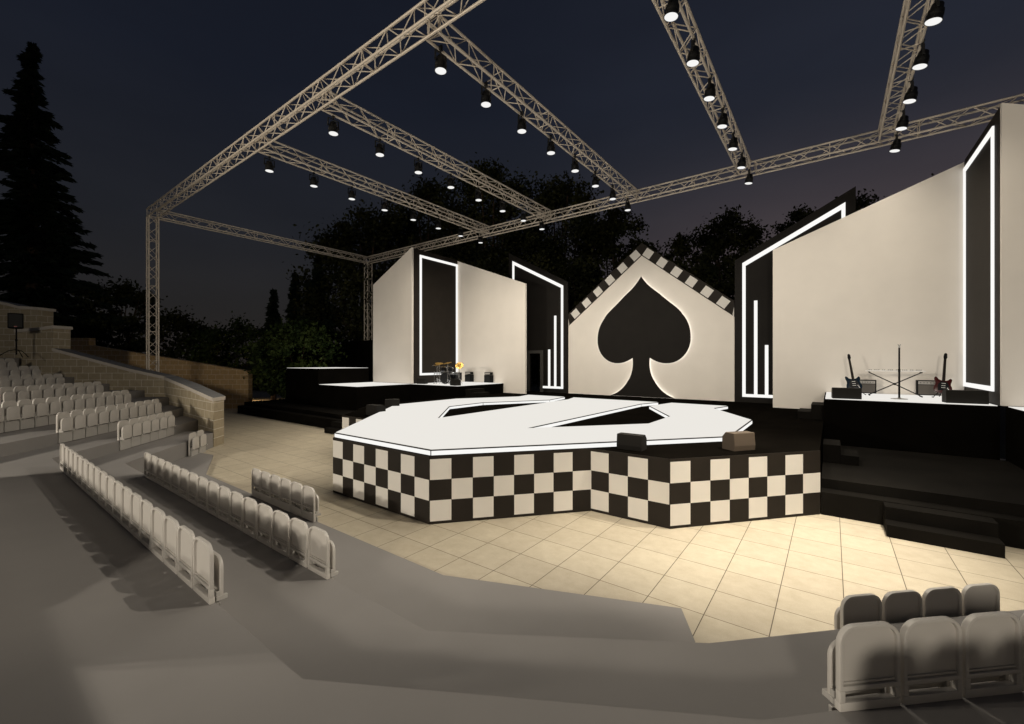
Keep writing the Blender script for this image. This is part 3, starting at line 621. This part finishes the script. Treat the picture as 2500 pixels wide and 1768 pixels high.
# drum kit
t = thing('drum_kit', 'black drum kit with brass cymbals on the left riser', 'drum kit', (-15.0, 14.8, 1.62), R(12))
def drum(name, c, r, h, ax, sub=True):
    q = Vector((0,0,1)).rotation_difference(Vector(ax)).to_matrix().to_4x4()
    b = MB(); b.lathe([(r*.99,-h/2),(r,-h/2+.01),(r,h/2-.01),(r*.99,h/2)], n=28, mat4=q, c=c); o = b.build(name, M['shell'], t, smooth=True, local=True)
    b = MB()
    for e in (-1, 1): b.lathe([(r+.002,e*h/2-.02),(r+.014,e*h/2-.02),(r+.014,e*h/2+.008),(r+.002,e*h/2+.008),(r+.002,e*h/2-.02)], n=28, mat4=q, c=c, cap=False)
    b.build('hoop', M['chrome'], o, smooth=True, local=True)
    b = MB(); b.lathe([(r*.97,h/2+.001),(r*.97,h/2+.004)], n=28, mat4=q, c=c); b.build('drum_head', M['skin'], o, local=True)
drum('bass_drum', (0,-.05,.29), .28, .36, (0,-1,0))
drum('tom', (-.17,-.1,.70), .13, .2, (-.1,.3,1)); drum('tom', (.17,-.1,.70), .15, .22, (.1,.3,1))
drum('snare_drum', (-.38,.22,.56), .17, .14, (0,.05,1)); drum('floor_tom', (.45,.2,.38), .19, .38, (0,0,1))
def cym(x, y, z, r, tx, ty, name='cymbal'):
    q = Matrix.Rotation(R(tx), 4, 'X') @ Matrix.Rotation(R(ty), 4, 'Y')
    b = MB(); b.lathe([(r,0),(r*.5,.012),(r*.2,.02),(r*.12,.035),(.01,.04),(.008,.034),(r*.2,.012),(r*.98,-.003)], n=30, mat4=q, c=(x,y,z)); b.build(name, M['brass'], t, smooth=True, local=True)
    b = MB(); b.tube((x,y,.25),(x,y,z+.05),.014,8)
    for a in (0, 2.1, 4.2): b.tube((x,y,.28),(x+.17*math.cos(a),y+.17*math.sin(a),.01),.009,6)
    b.build('cymbal_stand', M['chrome'], t, local=True)
cym(-.3,-.3,1.0,.2,12,8); cym(.2,-.32,1.02,.2,14,-6); cym(.66,.0,.9,.2,50,18); cym(-.62,-.02,.92,.18,6,0); cym(-.52,.35,.78,.15,0,0,'hi_hat')
b = MB(); b.tube((-.78,-.2,.9),(-.2,-.2,.83),.011,8); b.tube((-.65,-.22,.5),(.72,-.22,.5),.013,8)
for x in (-.65,.72): b.tube((x,-.22,.02),(x,-.22,.62),.013,8); b.tube((x,-.3,.012),(x,-.12,.012),.014,8)
b.build('rack', M['chrome'], t, local=True)
b = MB(); b.lathe([(.13,.42),(.16,.44),(.16,.5),(.14,.52)], c=(.02,.55,0), n=20); b.tube((.02,.55,.05),(.02,.55,.43),.02,8); b.build('stool', M['rubber'], t, local=True)

# speaker on tripod at the top of the seats
sx_, sy_ = at(40, 16.3)
t = thing('speaker_stand', 'black tripod stand under the speaker at the top left', 'stand', (sx_, sy_, 2.865))
b = MB(); b.tube((0,0,.1),(0,0,1.1),.022,10); b.tube((0,0,.62),(0,0,.7),.034,10); b.build('pole', M['rubber'], t, local=True)
for a in (.64, 2.74, 4.83):
    c_, s_ = math.cos(a), math.sin(a); b = MB(); b.path([(0,0,.3),(.2*c_,.2*s_,.25),(.36*c_,.36*s_,.12),(.46*c_,.46*s_,.012)], .014); b.build('leg', M['rubber'], t, local=True)
t = thing('loudspeaker', 'black loudspeaker on a tripod in front of the block wall', 'speaker', (sx_, sy_, 3.965), R(78))
b = MB(); b.prism([(-.21,-.16),(.21,-.16),(.15,.16),(-.15,.16)], 0, .58); b.build('cabinet', M['rubber'], t, bevel=.03, smooth=True, local=True)
b = MB(); b.slab([(-.17,.045),(.17,.045),(.17,.54),(-.17,.54)], (0,-.161,0), X3, Z3, (0,-.012,0)); b.build('grille', M['grille'], t, bevel=.006, local=True)
b = MB(); b.box(-.04,.04,-.182,-.174,.06,.09); b.build('badge', M['logo'], t, local=True)

# ------------------------------------------------------------------ trees
def leaf_mesh(name, pos, nrm_jit, size, m, parent, elong=1.6, dirs=None):
    n = len(pos); pos = np.asarray(pos)
    if dirs is None:
        dirs = rng.normal(size=(n, 3))
    dirs = dirs/np.linalg.norm(dirs, axis=1, keepdims=True)
    r2 = rng.normal(size=(n, 3)); sd = np.cross(dirs, r2); sd /= (np.linalg.norm(sd, axis=1, keepdims=True)+1e-6)
    s = (size*rng.uniform(.6, 1.4, n))[:, None]
    A = pos-dirs*s*elong*.5; B = pos+sd*s*.5; C = pos+dirs*s*elong*.5; D = pos-sd*s*.5
    v = np.stack([A, B, C, D], 1).reshape(-1, 3)
    off = np.array(parent.location) if parent else 0
    me = bpy.data.meshes.new(name); me.vertices.add(4*n); me.vertices.foreach_set('co', (v-off).astype(np.float32).ravel())
    me.loops.add(4*n); me.loops.foreach_set('vertex_index', np.arange(4*n, dtype=np.int32))
    me.polygons.add(n); me.polygons.foreach_set('loop_start', np.arange(0, 4*n, 4, dtype=np.int32)); me.polygons.foreach_set('loop_total', np.full(n, 4, np.int32))
    me.materials.append(m); me.update(calc_edges=True); me.validate()
    ob = bpy.data.objects.new(name, me); COL.objects.link(ob); ob.parent = parent; return ob
def broadleaf(u, D, vtop, wpx, label, m='leaf', zlow=1.0, n=9000, leaf=.15, ncl=60, name='broadleaf_tree', group='dark broadleaf trees behind the stage'):
    x, y = at(u, D); zt = H+(884-vtop)*D/1041.67; w = wpx*D/1041.67/2
    t = thing(name, label, 'tree', (x, y, 0), group=group)
    cz = (zt+zlow)/2; hz = (zt-zlow)/2
    b = MB(); b.tube((x,y,-.1), (x,y,zlow+hz*.7), .028*zt, 9, .012*zt)
    cl = []
    for i in range(ncl):
        a = rng.uniform(0, 2*math.pi); ph = rng.uniform(-1, 1); rr = math.sqrt(max(0, 1-abs(ph)**2.2))*rng.uniform(.35, 1)
        cl.append((x+w*rr*math.cos(a), y+w*rr*math.sin(a), cz+hz*ph*.93, rng.uniform(.09, .2)*w))
    for i in range(0, ncl, 5):
        c = cl[i]; b.tube((x, y, zlow+hz*rng.uniform(.1,.6)), c[:3], .007*zt, 5, .003*zt)
    b.build('trunk', M['bark'], t)
    k = rng.integers(0, ncl, n); ca = np.array(cl)
    pos = ca[k, :3]+rng.normal(size=(n, 3))*ca[k, 3:4]*np.array([.75,.75,.6])
    sp = rng.random(n) < .05; pos[sp] += rng.normal(size=(sp.sum(), 3))*.28*np.array([1,1,.8])
    pos[:, 2] = np.maximum(pos[:, 2], .15)
    leaf_mesh('crown', pos, 0, leaf, M[m], t); return t
def conifer(u, D, vtop, wpx, label, zlow=1.2, lev=44, group='dark conifers behind the stage', dens=1., lit=False):
    x, y = at(u, D); zt = H+(884-vtop)*D/1041.67; w = wpx*D/1041.67/2
    t = thing('conifer_tree', label, 'tree', (x, y, 0), group=group)
    b = MB(); b.tube((x,y,-.1), (x,y,zt*.97), .018*zt+.05, 9, .02)
    P = []; Dr = []
    for l in range(lev):
        f = l/(lev-1); z = zlow+(zt-zlow)*f
        Lb = w*((1-f)**.92*.96+.025)*rng.uniform(.78, 1.12)
        nb = int(4+5*(1-f))
        for k in range(nb):
            a = rng.uniform(0, 2*math.pi); L_ = Lb*rng.uniform(.42, 1.18); ca, sa = math.cos(a), math.sin(a)
            n_ = int((20+80*L_/max(w,.1)*(w/4.0))*dens)+8
            s = rng.uniform(.08, 1, n_)**.75
            droop = -.35*L_*s**1.5+.14*L_*s**3+.06*L_
            px = x+ca*L_*s; py = y+sa*L_*s; lat = rng.normal(size=n_)*(.13*L_*(1.1-s)+.05)
            P.append(np.stack([px-sa*lat, py+ca*lat, z+droop-np.abs(lat)*.45+rng.normal(size=n_)*.05], 1))
            Dr.append(np.stack([ca-sa*lat*2.5+rng.normal(size=n_)*.3, sa+ca*lat*2.5+rng.normal(size=n_)*.3, -.35+rng.normal(size=n_)*.3], 1))
            if k < 3: b.tube((x,y,z), (x+ca*L_*.8, y+sa*L_*.8, z-.22*L_), .012+.006*L_, 4, .006)
    b.build('trunk', M['bark'], t)
    leaf_mesh('crown', np.concatenate(P), 0, (.10+.002*zt), M['needle'], t, 3.4, np.concatenate(Dr)); return t
conifer(80, 27, 114, 370, 'tall dark conifer towering above the block walls at the left', zlow=3.2, lev=62, group='dark conifers at the left', dens=2.4)
conifer(668, 29, 712, 100, 'smallest slim dark conifer just left of the broad one', lev=36, dens=2.0)
conifer(720, 29.5, 672, 120, 'slim dark conifer between the smallest one and the broad one', lev=36, dens=2.0)
conifer(778, 29.2, 632, 190, 'broad dark conifer at the left edge of the big crowns', lev=40, dens=2.0)
broadleaf(288, 30, 695, 200, 'bushy dark tree between the tall conifer and the truss leg', group='bushes behind the block walls', n=7000)
broadleaf(430, 31, 775, 230, 'low bushy dark tree right of the truss leg', group='bushes behind the block walls', n=7000, zlow=.6)
broadleaf(562, 31, 782, 190, 'low dark bush above the end of the long brown wall', m='leafg', group='bushes behind the block walls', n=6000, zlow=.5)
broadleaf(722, 25, 795, 210, 'green lit bushy tree beside the tall black box', m='leafg', group='bushes behind the block walls', n=9000, leaf=.13, zlow=.8)
broadleaf(635, 40, 800, 200, 'far low dark bush in the gap left of the conifers', group='bushes behind the block walls', n=4000, zlow=.5)
for u, D, v, w, lb, n in ((885,31,510,300,'leftmost big dark crown above the left white wall',13000),(1045,33,450,320,'big dark crown behind the long lamp rows',15000),(1200,32,408,330,'tallest dark crown above the middle of the rear truss',16000),
                     (1370,33,452,300,'big dark crown behind the middle crossbar end',14000),(1505,32,505,190,'dark crown just left of the gable tip',9000),(1420,30,640,330,'lower dark foliage behind the left of the gable',10000),
                     (1120,30,600,330,'lower dark foliage behind the left slant panels',11000),(1665,32,575,190,'dark crown right of the gable tip',8000),(1782,31,520,230,'dark crown left of the right slant panel',11000),
                     (1960,33,505,210,'loose leafy crown peeking over the right slant panel',4500),(2105,32,472,190,'leafy crown at the right end of the right slant panel',6000),(1575,31,610,230,'dark crown behind the right slope of the gable',8000),(1690,30,640,230,'lower dark foliage left of the right slant panel',8000),(1280,31,560,260,'dark foliage between the left slant panel and the gable',9000),(2292,30,410,90,'twig of leaves just above the long right white wall',1500)):
    broadleaf(u, D, v, w, lb, n=int(n*2.0), leaf=.15, ncl=int(60+n/150))

# ------------------------------------------------------------------ sky
W = bpy.data.worlds.new('World'); sc.world = W; W.use_nodes = True; nt = W.node_tree; N = nt.nodes.new; L = nt.links.new
bg = nt.nodes['Background']
tc = N('ShaderNodeTexCoord'); nm_ = N('ShaderNodeVectorMath'); nm_.operation = 'NORMALIZE'; L(tc.outputs['Generated'], nm_.inputs[0])
sx = N('ShaderNodeSeparateXYZ'); L(nm_.outputs[0], sx.inputs[0])
rp = N('ShaderNodeValToRGB'); cr = rp.color_ramp
stops = [(0.0, (.0225,.0190,.0175)), (.10, (.0185,.0175,.0178)), (.26, (.0145,.0158,.0205)), (.5, (.0098,.0122,.0205)), (1.0, (.0068,.0088,.0160))]
cr.elements[0].position = stops[0][0]; cr.elements[0].color = (*stops[0][1], 1); cr.elements[1].position = 1; cr.elements[1].color = (*stops[-1][1], 1)
for p, c in stops[1:-1]: e = cr.elements.new(p); e.color = (*c, 1)
L(sx.outputs[2], rp.inputs['Fac'])
gl = N('ShaderNodeVectorMath'); gl.operation = 'DOT_PRODUCT'; gl.inputs[1].default_value = (math.sin(R(8)), math.cos(R(8)), -.12); L(nm_.outputs[0], gl.inputs[0])
r3 = N('ShaderNodeValToRGB'); r3.color_ramp.interpolation = 'EASE'; r3.color_ramp.elements[0].position = .45; r3.color_ramp.elements[0].color = (0,0,0,1); r3.color_ramp.elements[1].position = 1.0; r3.color_ramp.elements[1].color = (.009,.0095,.013,1)
L(gl.outputs['Value'], r3.inputs['Fac'])
r4 = N('ShaderNodeValToRGB'); r4.color_ramp.interpolation = 'EASE'; r4.color_ramp.elements[0].position = .62; r4.color_ramp.elements[0].color = (0,0,0,1); r4.color_ramp.elements[1].color = (.047,.029,.025,1)
L(gl.outputs['Value'], r4.inputs['Fac'])
r5 = N('ShaderNodeValToRGB'); r5.color_ramp.interpolation = 'EASE'; r5.color_ramp.elements[0].position = .12; r5.color_ramp.elements[0].color = (1,1,1,1); r5.color_ramp.elements[1].position = .5; r5.color_ramp.elements[1].color = (0,0,0,1)
L(sx.outputs[2], r5.inputs['Fac'])
pk = N('ShaderNodeMixRGB'); pk.blend_type = 'MULTIPLY'; pk.inputs[0].default_value = 1; L(r4.outputs[0], pk.inputs[1]); L(r5.outputs[0], pk.inputs[2])
cn = N('ShaderNodeTexNoise'); cn.inputs['Scale'].default_value = 2.2; cn.inputs['Detail'].default_value = 5; cm = N('ShaderNodeMapping'); cm.inputs['Scale'].default_value = (1, 1, 3.5); L(nm_.outputs[0], cm.inputs[0]); L(cm.outputs[0], cn.inputs['Vector'])
cr2 = N('ShaderNodeValToRGB'); cr2.color_ramp.elements[0].position = .35; cr2.color_ramp.elements[0].color = (.9,.9,.9,1); cr2.color_ramp.elements[1].position = .7; cr2.color_ramp.elements[1].color = (1.1,1.09,1.07,1); L(cn.outputs['Fac'], cr2.inputs['Fac'])
sky = N('ShaderNodeTexSky'); sky.sky_type = 'NISHITA'; sky.sun_disc = False; sky.sun_elevation = R(-6); sky.sun_rotation = R(8)
ad = N('ShaderNodeMixRGB'); ad.blend_type = 'ADD'; ad.inputs[0].default_value = 1; L(rp.outputs[0], ad.inputs[1]); L(r3.outputs[0], ad.inputs[2])
a3 = N('ShaderNodeMixRGB'); a3.blend_type = 'ADD'; a3.inputs[0].default_value = 1; L(ad.outputs[0], a3.inputs[1]); L(pk.outputs[0], a3.inputs[2])
a4 = N('ShaderNodeMixRGB'); a4.blend_type = 'MULTIPLY'; a4.inputs[0].default_value = 1; L(a3.outputs[0], a4.inputs[1]); L(cr2.outputs[0], a4.inputs[2])
a2 = N('ShaderNodeMixRGB'); a2.blend_type = 'ADD'; a2.inputs[0].default_value = .06; L(a4.outputs[0], a2.inputs[1]); L(sky.outputs[0], a2.inputs[2])
L(a2.outputs[0], bg.inputs['Color']); bg.inputs['Strength'].default_value = 1.0

# ------------------------------------------------------------------ camera and view
cam = bpy.data.cameras.new('Camera'); co = bpy.data.objects.new('Camera', cam); COL.objects.link(co)
cam.sensor_width = 36; cam.lens = 15.0; cam.clip_end = 2000; cam.clip_start = .05
co.location = (0, 0, H); co.rotation_euler = (R(90), 0, YAW); sc.camera = co
sc.view_settings.view_transform = 'Standard'; sc.view_settings.look = 'None'; sc.view_settings.exposure = 0; sc.view_settings.gamma = 1
sc.cycles.max_bounces = 8; sc.cycles.diffuse_bounces = 4; sc.cycles.use_denoising = True
